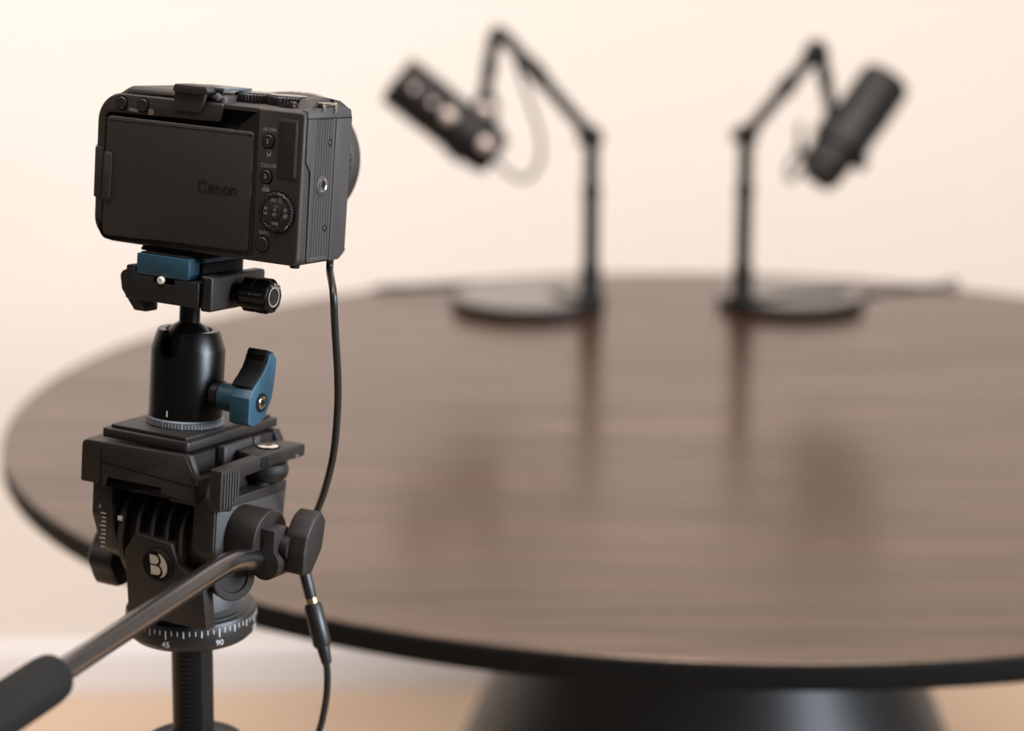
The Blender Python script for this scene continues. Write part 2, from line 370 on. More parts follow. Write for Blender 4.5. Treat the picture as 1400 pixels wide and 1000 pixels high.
# dials on the top deck
def knurled(x, y, z0, z1, r, n=44, ch=0.7):
    b = MB(); w = lambda t: 1+0.028*(1 if math.sin(n*t) > 0 else -1)
    b.lathe([(r-0.2, z0), (r, z0+0.3), (r, z1-ch), (r-ch*0.8, z1)], (x, y, 0), seg=n*4, wob=w); return b
for x in (-41.5, -23.2):
    d = knurled(x, 22, 73.2, 77.6, 10.2).obj('top_dial', M['button'], cm)
    t = MB(); t.lathe([(9.0, 77.5), (9.0, 77.95), (8.4, 78.1)], (x, 22, 0), seg=48); t.obj('dial_top', M['dial_top'], d)
lv = MB(); lv.prism([(-20.5, 73.1), (-12.6, 76.2), (-11.4, 75.4), (-11.4, 73.1)], 'y', 7, 11, 0.3)
lever = lv.obj('power_lever', M['button'], cm)
lt = MB(); lt.box(-11.6, -11.0, 6.8, 8.5, 73.4, 74.6, 0.1); lt.obj('lever_tip', M['chrome'], lever, label='bright lever tip')
# strap lug
sl = MB()
sl.box(-2.4, 1.6, 13.4, 26.2, 75.0, 76.6, 0.5); sl.box(0.2, 1.6, 13.4, 15.4, 72.4, 76.2, 0.4); sl.box(0.2, 1.6, 24.2, 26.2, 71.4, 76.2, 0.4)
sl.obj('strap_lug', M['chrome'], cm, label='shiny steel strap lug')
sd = MB(); sd.box(-3.2, 0.0, 12.5, 27.2, 72.6, 75.0); sd.obj('lug_recess', M['recess'], cm)
# right-hand side panels
sc_ = MB()
sc_.prism(rpoly([(2.0, 69.0, 1), (2.0, 48.6, 2), (6.6, 43.6, 3), (7.0, 0.6, 2), (10.6, 0.6, 0), (10.6, 69.0, 0)], 5), 'x', -1.5, 0.5, 0.35)
sc_.box(10.6, 27.6, 0, 1, 0, 1) if False else None
sc_.prism(rpoly([(25.0, 69.0, 0), (25.0, 0.6, 0), (27.4, 0.6, 0), (27.4, 69, 0)], 2), 'x', -1.5, 0.5, 0.25)
sc_.prism([(10.4, 0.6), (25.2, 0.6), (25.2, 3.0), (10.4, 3.0)], 'x', -1.5, 0.5, 0.25)
sc_.prism(rpoly([(28.2, 69.0, 0), (28.2, -0.4, 1), (36, 0.0, 3), (43.2, 2.4, 4), (43.2, 69.0, 0)], 4), 'x', -1.5, 0.5, 0.5)
sc_.obj('side_panel', M['side_lit_grey'], cm, label='black right side panel in a lighter side-lit tone')
tr_ = MB(); tr_.prism(rpoly([(1.4, 73.4, 1.2), (12, 74.0, 1), (30.0, 75.4, 1), (41.6, 73.4, 1.5), (43.2, 68.9, 0.3), (1.4, 68.9, 0.3)], 3), 'x', -3, 0.5, 0.6)
tr_.obj('side_top_band', M['side_lit_grey'], cm)
gi = MB(); gi.box(-1.4, -0.55, 10.4, 28.4, 0.8, 69.2); gi.obj('groove_bed', M['recess'], cm)
for k in range(6):
    y0 = 10.95+k*2.36
    rb = MB(); rb.box(-1.2, 0.5, y0, y0+1.92, 3.0, 68.8, 0.2, 1); rb.obj('side_rib', M['side_lit_grey'], cm)
sk = MB(); sk.lathe([(5.0, -0.5), (5.0, 0.75), (4.6, 0.95)], (0, 17.6, 37.2), (1, 0, 0), 36); sk.obj('socket_boss', M['side_lit_grey'], cm)
ss = MB(); ss.lathe([(3.5, 0.7), (3.5, 1.25), (3.1, 1.35), (2.6, 1.1), (2.6, 0.6), (2.2, 0.4)], (0, 17.6, 37.2), (1, 0, 0), 36)
so = ss.obj('tripod_socket', M['chrome'], cm, label='threaded steel tripod socket')
sh = MB(); sh.lathe([(1.7, 0.9), (1.7, 1.05)], (0, 18.0, 37.6), (1, 0, 0), 20); sh.obj('socket_hole', M['recess'], so)
for y, z in ((23.2, 57.4), (22.4, 16.2)):
    h = MB(); h.lathe([(1.75, -0.4), (1.75, 0.62)], (0, y, z), (1, 0, 0), 24); h_ = h.obj('pin_hole', M['recess'], cm)
    g = MB(); g.lathe([(0.8, 0.5), (0.8, 0.75), (0.5, 0.85)], (0, y-0.5, z), (1, 0, 0), 16); g.obj('hole_pin', M['steel'], h_)
# buttons on the back
def button(name, x, z, r, m='button'):
    k = MB(); k.lathe([(r+0.7, 0), (r+0.7, 0.12)], (x, 0, z), (0, -1, 0), 32); k.obj('button_well', M['recess'], cm)
    b = MB(); b.lathe([(r, -0.5), (r, 0.7), (r-0.35, 1.0), (r*0.5, 0.9), (0.3, 0.85)], (x, 0, z), (0, -1, 0), 32)
    return b.obj(name, M[m], cm)
button('menu_button', -104.6, 67.6, 3.0); button('play_button', -92.0, 67.6, 3.0)
b2 = button('focus_button', -19.7, 57.0, 3.1); b3 = button('color_button', -20.0, 40.2, 3.1); button('info_button', -20.2, 7.8, 3.4)
wl = MB(); wl.lathe([(10.2, 0), (10.2, 0.12)], (-13.0, 0, 23.9), (0, -1, 0), 48); wl.obj('button_well', M['recess'], cm)
n_ = 40
cd = MB(); cd.lathe([(9.3, 0), (9.4, 1.0), (8.9, 1.5), (7.9, 1.6), (7.6, 1.2), (7.6, 0.2)], (-13.0, 0, 23.9), (0, -1, 0), n_*4, wob=lambda t: 1+0.035*(1 if math.sin(n_*t) > 0 else -1))
cd_o = cd.obj('control_dial', M['button'], cm)
ci = MB(); ci.lathe([(7.5, 0), (7.5, 1.1), (7.2, 1.25), (0.2, 1.25)], (-13.0, 0, 23.9), (0, -1, 0), 40); ci.obj('direction_pad', M['camera'], cd_o)
cc = MB(); cc.lathe([(3.5, 1.0), (3.5, 1.26), (3.1, 1.3), (3.1, 1.8), (2.8, 2.0), (0.2, 2.0)], (-13.0, 0, 23.9), (0, -1, 0), 32); cc.obj('set_button', M['button'], cd_o)
# ribbed thumb rest
tp = MB(); tp.prism(rpoly([(-14.4, 40.6, 1.2), (-3.6, 40.2, 1.2), (-3.8, 68.2, 1.2), (-14.6, 68.4, 1.2)], 4), 'y', -0.5, 0.6, 0.25)
tro = tp.obj('thumb_rest', M['camera'], cm)
for k in range(11):
    x = -13.7+k*0.92
    r_ = MB(); r_.box(x-0.26, x+0.26, -0.85, -0.4, 41.6, 67.2, 0.12, 1); r_.obj('thumb_rib', M['camera'], tro)
# printed legends
PR = M['print']
text('MENU', 2.3, on_back(-97.6, -0.05, 64.6), PR, cm, squeeze=0.9)
text('AF-ON', 2.5, on_back(-19.3, -0.05, 62.4), PR, cm)
text('COLOR', 2.6, on_back(-18.9, -0.05, 45.3), PR, cm)
text('INFO', 2.6, on_back(-19.2, -0.05, 13.2), PR, cm)
text('2', 3.0, on_back(-19.7, -1.05, 57.0), PR, b2); text('3', 3.0, on_back(-20.0, -1.05, 40.2), PR, b3)
text('ISO', 2.2, on_back(-14.3, -1.3, 29.5), PR, cd_o); text('WB', 2.3, on_back(-13.2, -1.3, 18.4), PR, cd_o)
text('AF', 1.9, on_back(-18.6, -1.3, 25.2), PR, cd_o); text('MF', 1.9, on_back(-18.6, -1.3, 22.8), PR, cd_o)
text('SET', 1.9, on_back(-13.1, -2.05, 22.7), PR, cd_o); text('Q', 1.9, on_back(-13.1, -2.05, 25.2), PR, cd_o)
ic = MB()
def outline_box(mb, mtx, x0, x1, z0, z1, w=0.42):
    for a in ((x0, x1, z0, z0+w), (x0, x1, z1-w, z1), (x0, x0+w, z0, z1), (x1-w, x1, z0, z1)):
        flat(mb, [(a[0], a[2]), (a[1], a[2]), (a[1], a[3]), (a[0], a[3])], mtx)
I0 = on_back(0, -0.06, 0)
ic = MB(); outline_box(ic, I0, -20.3, -18.0, 49.8, 53.2); flat(ic, [(-20.3, 49.8), (-18.0, 49.8), (-18.0, 50.8), (-20.3, 50.8)], I0); ic.obj('phone_symbol', PR, cm)
ic = MB(); outline_box(ic, I0, -88.6, -86.0, 63.3, 66.0, 0.34); flat(ic, [(-87.7, 63.9), (-86.5, 64.65), (-87.7, 65.4)], I0); ic.obj('play_symbol', PR, cm); ic = MB()
for sx in (-1, 1):                                                                                                                   # people mark
    for c_, rr in (((-19.8+sx*0.95, 34.0), 1.0), ((-19.8+sx*0.7, 35.9), 0.55)):
        o_ = ring2d(*c_, rr, 14); i_ = ring2d(*c_, rr*0.55, 14)
        for k in range(14): flat(ic, [o_[k], o_[(k+1) % 14], i_[(k+1) % 14], i_[k]], I0)
ic.obj('people_symbol', PR, cm)
i2 = MB(); I2 = on_back(0, -1.28, 0)
outline_box(i2, I2, -11.3, -9.9, 28.8, 31.0, 0.22); flat(i2, [(-11.6, 31.1), (-9.6, 31.1), (-9.6, 31.4), (-11.6, 31.4)], I2); i2.obj('bin_symbol', PR, cd_o); i2 = MB()
o_ = ring2d(-7.6, 25.4, 0.85, 16); i_ = ring2d(-7.6, 25.4, 0.5, 16)
for k in range(16): flat(i2, [o_[k], o_[(k+1) % 16], i_[(k+1) % 16], i_[k]], I2)                                                       # timer
outline_box(i2, I2, -8.6, -6.9, 21.6, 23.0, 0.22); outline_box(i2, I2, -8.1, -6.4, 22.2, 23.6, 0.22)
i2.obj('drive_symbol', PR, cd_o)
# lens at the front
LX, LZ = -62.0, 41.0
ln = MB(); ln.lathe([(31, 42.5), (31.5, 46), (33.2, 49), (33.6, 56), (32.6, 58), (33.4, 60), (33.4, 78)], (LX, 0, LZ), (0, 1, 0), 72); 
lens = ln.obj('lens', M['side_lit_grey'], cm)
lr = MB(); lr.lathe([(33.6, 78), (34.4, 78.6), (34.4, 94), (33.6, 94.6)], (LX, 0, LZ), (0, 1, 0), 240, wob=lambda t: 1+0.008*(1 if math.sin(60*t) > 0 else -1))
lr.obj('zoom_ring', M['button'], lens)
lf = MB(); lf.lathe([(33.4, 94.6), (34.0, 96), (34.0, 104), (33.0, 106), (28, 106), (27, 98), (8, 94)], (LX, 0, LZ), (0, 1, 0), 72)
lf.obj('lens_front_ring', M['camera'], lens)
pc = MB(); pc.prism(rpoly([(42, 2.4, 0.4), (46, 1.6, 1.2), (49.6, 2.6, 1.0), (48.4, 5.0, 0.8), (45.2, 11.0, 0.8), (42, 11.6, 0)], 3), 'x', -8, -2.6, 0.6)
pc.obj('port_flap', M['camera'], cm, label='open black port flap')
ft = MB(); ft.lathe([(2.0, -2.2), (2.4, -1.8), (2.4, -0.6)], (-4, 4.0, 0), seg=20); ft.obj('rubber_foot', M['recess'], cm)
bp_ = MB(); bp_.prism(rpoly([(-92.5, -3.6, 1), (-90, -0.8, 1), (-50, -0.8, 1), (-53.5, -3.6, 1)], 3), 'y', 2, 40, 0.4); bp_.obj('bottom_plate', M['recess'], cm)

# ------------------------------------------------------------------ quick release plate under the camera
qp = thing('quick_release_plate', 'small teal blue quick release plate clamped under the camera', 'mounting plate', mtx=RIG)
q1 = MB()
q1.box(-89.2, -58.6, -4.2, 5.5, -14.6, -4.2, 0.5)
q1.prism([(-89, -7.0), (-89, -4.2), (-56.0, -4.2), (-56.0, -6.4), (-60.5, -7.4), (-62, -9), (-62, -11.5), (-57.5, -14.4), (-89, -14.4)], 'y', 5.5, 46, 0.25)
q1.obj('plate_body', M['blue'], qp)
q4 = MB(); q4.box(-63, -57.4, 6.5, 43, -14.2, -7.2, 0.6); q4.obj('flank_shade', M['recess'], qp, label='black block as shade in the hollow side of the plate')  # black block fills the side hollow in place of its shade
q2 = MB(); q2.box(-88, -59.5, -2.5, 44, -4.3, -3.5, 0.2); q2.obj('rubber_pad', M['recess'], qp)
q3 = MB(); q3.lathe([(1.9, 0), (1.9, 2.0), (1.5, 2.6)], (-74.0, -3.4, -16.1), (0, -1, 0), 20); q3.obj('stop_pin', M['cream'], qp, label='small cream stop pin')

# ------------------------------------------------------------------ ball head
bh = thing('ball_head', 'black ball head with teal locking lever standing on the pan head', 'tripod head', mtx=RIG @ Matrix.Translation((0, 0, 0)))
AX, AY = -73.0, 20.0
c1 = MB()
c1.prism(rpoly([(-95, -27.4, 1), (-52.3, -27.4, 0.6), (-52.3, -15.0, 0.6), (-66.4, -15.0, 0), (-66.4, -17.8, 0), (-78.6, -17.8, 0), (-78.6, -15.0, 0), (-90, -15.0, 0.5), (-90, -10.6, 0.8), (-95, -10.6, 1.2)], 3), 'y', -4.5, 6, 0.5)
c1.prism(rpoly([(-95, -27.4, 1), (-52.3, -27.4, 0.6), (-52.3, -15.0, 0.6), (-90, -15.0, 0.5), (-90, -10.6, 0.8), (-95, -10.6, 1.2)], 3), 'y', 6, 44, 0.5)
c1.obj('clamp_body', M['satin'], bh)
c2 = MB(); c2.prism(rpoly([(-94, -12.5, 2), (-101.6, -15.0, 3.5), (-100.0, -24, 3), (-92.0, -33.6, 1.2), (-84.6, -33.6, 0.8), (-84.6, -27.0, 0)], 4), 'y', -1, 9, 0.8)
c2.box(-99, -93, 8, 40, -26, -13, 1.5)
c2.obj('fixed_jaw', M['satin'], bh)
c3 = MB(); c3.prism(rpoly([(-51.6, -28.6, 1), (-45.2, -28.6, 1.6), (-45.2, -11.2, 1.4), (-52.6, -11.2, 0.8), (-50.6, -14, 0.5)], 4), 'y', -3.6, 44.5, 1.1, 3)
c3.obj('moving_jaw', M['satin'], bh)
kx = (-45, 20.5, -20.6)
k1 = MB(); k1.lathe([(4.6, 0), (4.6, 2.5), (7.2, 3.4), (8.4, 5), (8.4, 11.2), (8.0, 11.4), (8.0, 12.2), (8.5, 12.5), (8.5, 18), (7.6, 19.6), (7.0, 19.8)], kx, (1, 0, 0), 96, wob=lambda t: 1+0.05*math.cos(10*t))
knob = k1.obj('clamp_knob', M['black_metal'], bh)
k2 = MB(); k2.lathe([(7.1, 19.6), (7.1, 20.0), (6.7, 20.2)], kx, (1, 0, 0), 48); k2.obj('knob_face', M['black_metal'], knob)
k3 = MB()
for k in range(48):
    a0 = 2*math.pi*k/48; a1 = 2*math.pi*(k+1)/48
    flat(k3, [(5.0*math.cos(a0), 5.0*math.sin(a0)), (5.0*math.cos(a1), 5.0*math.sin(a1)), (4.3*math.cos(a1), 4.3*math.sin(a1)), (4.3*math.cos(a0), 4.3*math.sin(a0))], on_right(kx[0]+20.15, kx[1], kx[2]), 0.15)
k3.obj('knob_ring', M['print'], knob, label='thin pale ring on the knob face')
k4 = MB(); k4.lathe([(4.5, 20.1), (4.3, 20.3), (0.2, 20.3)], kx, (1, 0, 0), 40); k4.obj('knob_cap', M['satin'], knob)
for ch, ang in zip('LOCK', (110, 86, 62, 40)):
    a = R(ang)
    m4 = on_right(kx[0]+20.2, kx[1]+5.9*math.cos(a), kx[2]+5.9*math.sin(a)) @ Matrix.Rotation(a-math.pi/2, 4, 'Z')
    text(ch, 2.3, m4, M['white_print'], knob)
# stem and ball
s1 = MB(); s1.lathe([(6.6, -27), (6.6, -28.6), (5.2, -29.4), (5.2, -40)], (AX, AY, 0), seg=36); s1.obj('stem', M['black_metal'], bh)
s2 = MB(); s2.ball((AX, AY, -50.6), 12.6, 40); s2.obj('ball', M['black_metal'], bh)
# housing with a slot cut for the stem
hsm = MB(); hsm.lathe([(18.6, -86.5), (18.6, -52.2), (18.2, -51.2), (15.7, -43.4), (15.2, -42.8), (12.0, -42.8), (11.6, -43.3), (11.6, -54), (10.5, -66), (2, -70)], (AX, AY, 0), seg=96)
ho = hsm.obj('housing', M['black_metal'], bh)
ct = MB()
ct.prism([(AX-5.6, -30), (AX-5.6, -50.5)] + [(AX+5.6*math.cos(math.pi+math.pi*k/14), -50.5+5.6*math.sin(math.pi+math.pi*k/14)) for k in range(1, 14)] + [(AX+5.6, -50.5), (AX+5.6, -30)], 'y', AY-40, AY-2)
cto = ct.obj('cutter', M['recess'])
cto.parent = bh
bo = ho.modifiers.new('slot', 'BOOLEAN'); bo.object = cto; bo.operation = 'DIFFERENCE'; bo.solver = 'EXACT'
bpy.context.view_layer.update()
dg = bpy.context.evaluated_depsgraph_get()
nm = bpy.data.meshes.new_from_object(ho.evaluated_get(dg)); ho.modifiers.clear(); ho.data = nm; nm.name = 'housing'
nm.materials.clear(); nm.materials.append(M['black_metal'])
for p in nm.polygons: p.use_smooth = True; p.material_index = 0
nm.set_sharp_from_angle(angle=R(30))
bpy.data.objects.remove(cto)
# scale ring and marks
r1 = MB(); r1.lathe([(18.8, -91.0), (19.4, -90.6), (19.4, -87.6), (18.8, -86.9), (17, -86.5)], (AX, AY, 0), seg=72); sring = r1.obj('scale_ring', M['grey_dial'], bh)
r2 = MB()
for k in range(72):
    a = 2*math.pi*k/72; big = k % 6 == 0
    h = 3.0 if big else 2.0
    m_ = Matrix.Translation((AX, AY, -89.2)) @ Matrix.Rotation(a, 4, 'Z') @ Matrix.Translation((19.35, 0, 0))
    r2.box(0, 0.2, -0.16-0.14*big, 0.16+0.14*big, -h/2, h/2, mtx=m_)
tk_ = r2.obj('scale_marks', M['print'], sring); tk_['kind'] = 'stuff'
hm_ = MB(); hm_.box(AX-0.18+1.6, AX+0.18+1.6, AY-18.75, AY-18.4, -85.0, -82.0); hm_.obj('index_mark', M['white_print'], bh)
# locking lever
ly, lz = 19.0, -73.8
l1 = MB(); l1.lathe([(7.4, 17.8), (7.4, 21.5), (6.8, 22), (6.8, 25)], (AX, AY, lz), (1, 0, 0), 36); l1.obj('lever_collar', M['satin'], bh)
lo = [(8.2, -83.4), (12.2, -85.0), (17, -84.8), (21.9, -82.8), (25.5, -78.4), (29.1, -73.1), (30.8, -65), (31.9, -56.5), (31.6, -53.2), (29.2, -50.6), (26.0, -49.8), (24.2, -51.5), (23.4, -54.5), (19.8, -59.5), (15.2, -63.4), (11.2, -66.6), (8.2, -70.5)]
l2 = MB(); l2.prism(rpoly([(p[0], p[1], 0.6) for p in lo], 2), 'x', -39.5, -28, 0.7, 2)
l2.lathe([(7.2, -6.5), (7.2, 6)], (-43.5, AY-1, lz), (1, 0, 0), 36)
lever_o = l2.obj('locking_lever', M['blue'], bh)
l3 = MB()
sg = [(25.4, -49.2), (23.2, -51.4), (22.6, -54.3), (19.2, -59.0), (14.7, -62.8), (10.9, -65.8)]
for (a, b_) in zip(sg, sg[1:]):
    d = Vector(b_)-Vector(a); n = Vector((d.y, -d.x)).normalized()
    if n.x > 0: n = -n
    l3.prism([a, b_, tuple(Vector(b_)+n*1.0), tuple(Vector(a)+n*1.4)], 'x', -40.2, -28.9, 0.2)
l3.prism([(26.2, -48.9), (29.6, -50.0), (29.4, -50.5), (26, -49.6)], 'x', -40.2, -28.9)
l3.obj('lever_pad', M['recess'], lever_o, label='black ridged lever pad')
l4 = MB(); l4.lathe([(4.9, 0), (4.9, 0.5), (4.4, 0.7)], (-28.2, ly, lz), (1, 0, 0), 36); l4.obj('screw_well', M['recess'], lever_o)
l5 = MB(); l5.lathe([(3.2, 0.4), (3.2, 1.1), (2.9, 1.3), (1.9, 1.3), (1.7, 0.8)], (-28.2, ly, lz), (1, 0, 0), 12, wob=lambda t: 1); sc5 = l5.obj('lever_screw', M['chrome'], lever_o, label='bright hex socket screw')
l6 = MB(); l6.lathe([(1.6, 1.1), (1.6, 1.36)], (-28.2, ly, lz), (1, 0, 0), 6); l6.obj('screw_socket', M['recess'], sc5)

# ------------------------------------------------------------------ pan head
ph = thing('pan_head', 'black plastic fluid pan head with angled steering handle and degree scale', 'tripod head', mtx=RIG)
p1 = MB()
p1.prism(rpoly([(-101, -11.5, 2), (-49.6, -11.5, 2), (-49.6, 72, 2), (-101, 72, 2)], 3), 'z', -97.5, -92.8, 0.8)
plate = p1.obj('mounting_plate', M['pan'], ph)
p2 = MB(); p2.prism(rpoly([(-98, -8.5, 1.5), (-52.4, -8.5, 1.5), (-52.4, 69, 1.5), (-98, 69, 1.5)], 3), 'z', -93, -91.0, 0.5); p2.obj('rubber_top', M['pan'], plate)
p3 = MB()
p3.prism(rpoly([(-110.2, -121, 1), (-110.2, -99.4, 3), (-48.6, -98.6, 0.5), (-42.6, -109, 1), (-42.2, -122, 0.6), (-62.2, -121.6, 0.4), (-62.4, -117.2, 0), (-93.2, -117.2, 0), (-94.4, -122.2, 0.6), (-99.6, -121, 0.5)], 3), 'y', -14.8, -9.0, 0.7)
p3.prism(rpoly([(-110.2, -121, 1), (-110.2, -99.4, 3), (-48.6, -98.6, 0.5), (-42.6, -109, 1), (-42.2, -124, 0.6)], 3), 'y', 66, 72, 0.7)
p3.box(-110.0, -97.5, -10, 67, -120.6, -99.6, 0.8); p3.box(-98, -49, -10, 67, -110, -99.4); p3.box(-60, -43.4, -10, 67, -124, -110.5, 0.5)
plat = p3.obj('platform', M['pan'], ph)
p4 = MB(); p4.prism(rpoly([(-48.9, -98.4, 0.3), (-46.4, -98.4, 0.3), (-41.2, -109.0, 0.5), (-41.0, -112.6, 0.5), (-43.8, -112.6, 0.3), (-43.6, -109.6, 0.3)], 2), 'y', -14.2, -11.0, 0.3)
p4.obj('channel_wall', M['side_lit_grey'], plat);  # lit strip: side light put into its paler tone
p5 = MB(); p5.prism(rpoly([(-98.4, -120.9, 0.4), (-98.4, -102.5, 0.4), (-97.8, -102.5, 0), (-97.8, -120.9, 0)], 2), 'y', -15.0, -14.6); p5.prism([(-98, -109.0), (-98, -109.7), (-44, -113.4), (-44, -112.7)], 'y', -15.0, -14.6); p5.obj('panel_seam', M['recess'], plat)
p6 = MB()
p6.box(-49, -44.6, 14, 44, -107, -98.2, 0.8); p6.box(-45.4, -43.6, 12.5, 19, -108, -97.9, 0.5); p6.box(-45.4, -43.6, 40, 46, -106, -97.6, 0.5)
p6.obj('plate_lock_slider', M['side_lit_grey'], ph, label='smooth grey plate lock slider')
# cheeks
p7 = MB(); p7.prism(rpoly([(-12.6, -119, 0), (-12.6, -137, 6), (-4, -157, 6), (16, -168, 8), (44, -168, 10), (60, -152, 8), (62, -119, 0)], 4), 'x', -104.2, -92.2, 0.8)
ckl = p7.obj('side_cheek', M['pan'], ph)
p8 = MB(); p8.prism(rpoly([(-9.6, -121, 0), (-9.8, -146, 4), (4, -166, 6), (40, -166, 8), (55, -148, 6), (57, -121, 0)], 4), 'x', -46, -33.4, 1.0)
ckr = p8.obj('side_cheek', M['pan'], ph)
p9 = MB(); p9.prism(rpoly([(-8.6, -124.4, 0.5), (-8.6, -146, 3), (6, -164, 5), (38, -164, 6), (53, -147, 5), (55, -126.4, 0.5)], 4), 'x', -34, -32.6, 0.5)
p9.obj('cheek_panel', M['side_lit_grey'], ckr)  # outer cheek face carries the painted side light
# cooling-fin like drag rings between the cheeks
for i, x in enumerate((-88.5, -78.6, -69.8, -61.2, -52.6)):
    w = 3.4 if i == 0 else 2.2
    f = MB(); f.lathe([(14, -w/2), (29.4, -w/2), (30, -w/2+0.3), (30, w/2-0.3), (29.4, w/2), (14, w/2)], (x, 20, -146), (1, 0, 0), 72); f.obj('drag_ring', M['camera'], ph)
f = MB(); f.lathe([(25, -92), (25, -46)], (0, 20, -146), (1, 0, 0), 48); f.obj('drag_drum', M['pan_dark'], ph)
# core block with badge
p10 = MB()
p10.prism(rpoly([(-85.6, -188, 1), (-38.6, -188, 1), (-38.6, -165, 2), (-52.5, -156, 2), (-56.0, -144.8, 1.0), (-77.6, -143.2, 1.0), (-84.6, -153, 1)], 3), 'y', -13.2, -4.5, 0.9)
bmesh.ops.transform(p10.bm, matrix=Matrix(((1, 0, 0, 0), (0, 1, -0.2, -0.2*143), (0, 0, 1, 0), (0, 0, 0, 1))), verts=p10.bm.verts)
p10.box(-82, -52, -4, 46, -186, -150, 1)
core_o = p10.obj('core_block', M['pan'], ph)
bx, bz = -64.3, -157.2
g1 = MB(); g1.lathe([(8.9, 0), (8.9, 1.1), (8.3, 1.7), (7.6, 1.2), (0.2, 1.2)], (bx, -10.4, bz), (0, -1, -0.2), 48); badge = g1.obj('badge', M['recess'], ph, label='round black badge with cream letter B')
G = on_back(bx, -11.6, bz) @ Matrix.Rotation(R(11), 4, 'X')
g2 = MB()
arc = [(6.0*math.cos(R(a)), 6.9*math.sin(R(a))) for a in range(-78, 79, 6)]
flat(g2, arc, G, 0.08)
g2.obj('badge_crescent', M['cream'], badge)
g3 = MB(); GB = on_back(bx, -11.7, bz) @ Matrix.Rotation(R(11), 4, 'X')
def lobe(z0, z1, x0, xr): 
    r = (z1-z0)/2
    return [(x0, z0), (xr-r*0.9, z0)] + [(xr-r+r*math.cos(R(a)), (z0+z1)/2+r*math.sin(R(a))) for a in range(-80, 81, 16)] + [(xr-r*0.9, z1), (x0, z1)]
flat(g3, lobe(-0.9, 6.6, -5.6, 2.5), GB, 0.06); flat(g3, lobe(-7.0, 0.7, -5.6, 3.1), GB, 0.06)
g3.obj('badge_outline', M['recess'], badge)
g4 = MB(); GC = on_back(bx, -11.8, bz) @ Matrix.Rotation(R(11), 4, 'X')
flat(g4, lobe(0.5, 5.4, -3.9, 1.3), GC, 0.06); flat(g4, lobe(-5.4, -0.4, -3.9, 1.9), GC, 0.06)
g4.obj('badge_letter', M['cream'], badge)
# tilt scale on the left drag ring
ts = MB()
for k in range(9):
    a = R(197+k*5.2) - math.pi*0 
    y = 20+30.1*math.cos(R(176+k*4.6)); z = -146+30.1*math.sin(R(176+k*4.6))
    ts.box(-97.6+(0 if k % 3 else -0.8), -95.4, -13.2-0.0, -12.4, -136-k*2.15-0.25, -136-k*2.15+0.25)
ts.obj('tilt_marks', M['print'], ckl)
im = MB(); im.box(-89.8, -87.4, -10.6, -9.6, -138.8, -136.6); im.obj('index_mark', M['white_print'], ph)
text('0', 3.2, on_back(-99.2, -12.75, -132.8), M['print'], ckl)
# left tilt lock
tl = MB(); tl.lathe([(6, 0), (6, 3), (15, 4), (16, 6), (16, 17), (14.4, 19)], (-104, 26, -169), (-1, 0, 0), 72, wob=lambda t: 1+0.05*math.cos(6*t)); tl.obj('tilt_lock_knob', M['pan'], ph)
# plate release lever on the right
rl = MB()
rl.prism(rpoly([(-15.6, -102.2, 1), (-15.6, -122.6, 1.2), (-5.5, -124.4, 1.2), (3.4, -109, 3), (33, -107.6, 0.5), (62, -108.0, 1.5), (62, -101.4, 1.5), (20, -101.2, 1)], 4), 'x', -33.4, -26.6, 0.8)
rl.prism(rpoly([(-44, 24, 3), (-27.4, 18, 0.5), (-27.4, 60, 2), (-38, 60, 6), (-44.5, 48, 6)], 6), 'z', -108, -101.2, 0.6)
rlo = rl.obj('release_lever', M['pan'], ph)
for k in range(6):
    y = -13.4+k*2.35; zb = (-121.6 if k < 3 else -121.6+ (k-2)*1.2)
    t = MB(); t.box(-27.0, -25.9, y, y+1.25, zb, -103.8, 0.25, 1); t.obj('lever_rib', M['side_lit_grey'], rlo)  # ribs in the paler tone that holds the side light
t = MB(); t.box(-27.2, -26.2, 19.5, 26.5, -107.4, -101.8, 0.2); t.obj('lever_slot', M['recess'], rlo)
t = MB(); t.lathe([(6.3, 0), (6.3, 0.35)], (-36.0, 40.5, -101.1), seg=36); t.obj('screw_well', M['recess'], rlo)
t = MB(); t.lathe([(5.4, 0), (5.4, 0.6), (5.0, 0.8), (0.2, 0.8)], (-36.0, 40.5, -101.1), seg=36); pv = t.obj('pivot_screw', M['chrome'], rlo, label='round steel pivot screw')
t = MB(); t.box(-38.0, -34.0, 40.0, 41.0, -100.34, -100.2); t.box(-36.5, -35.5, 38.6, 42.4, -100.34, -100.2); t.obj('screw_cross', M['recess'], pv)
t = MB(); t.box(-27.4, -26.2, 52.5, 55.5, -108.2, -105.8, 0.4); t.obj('lever_pin', M['chrome'], rlo, label='small bright lever pin')
t = MB(); t.lathe([(8.5, -119), (10.8, -117), (11.6, -114.8), (11.6, -112), (10.4, -110), (6.5, -108.5)], (-38.5, 44, 0), seg=48); t.obj('lever_boss', M['pan'], rlo)
t = MB(); t.lathe([(4.5, -126), (4.5, -117)], (-38.5, 40, 0), seg=24); t.obj('lever_post', M['pan_dark'], rlo)
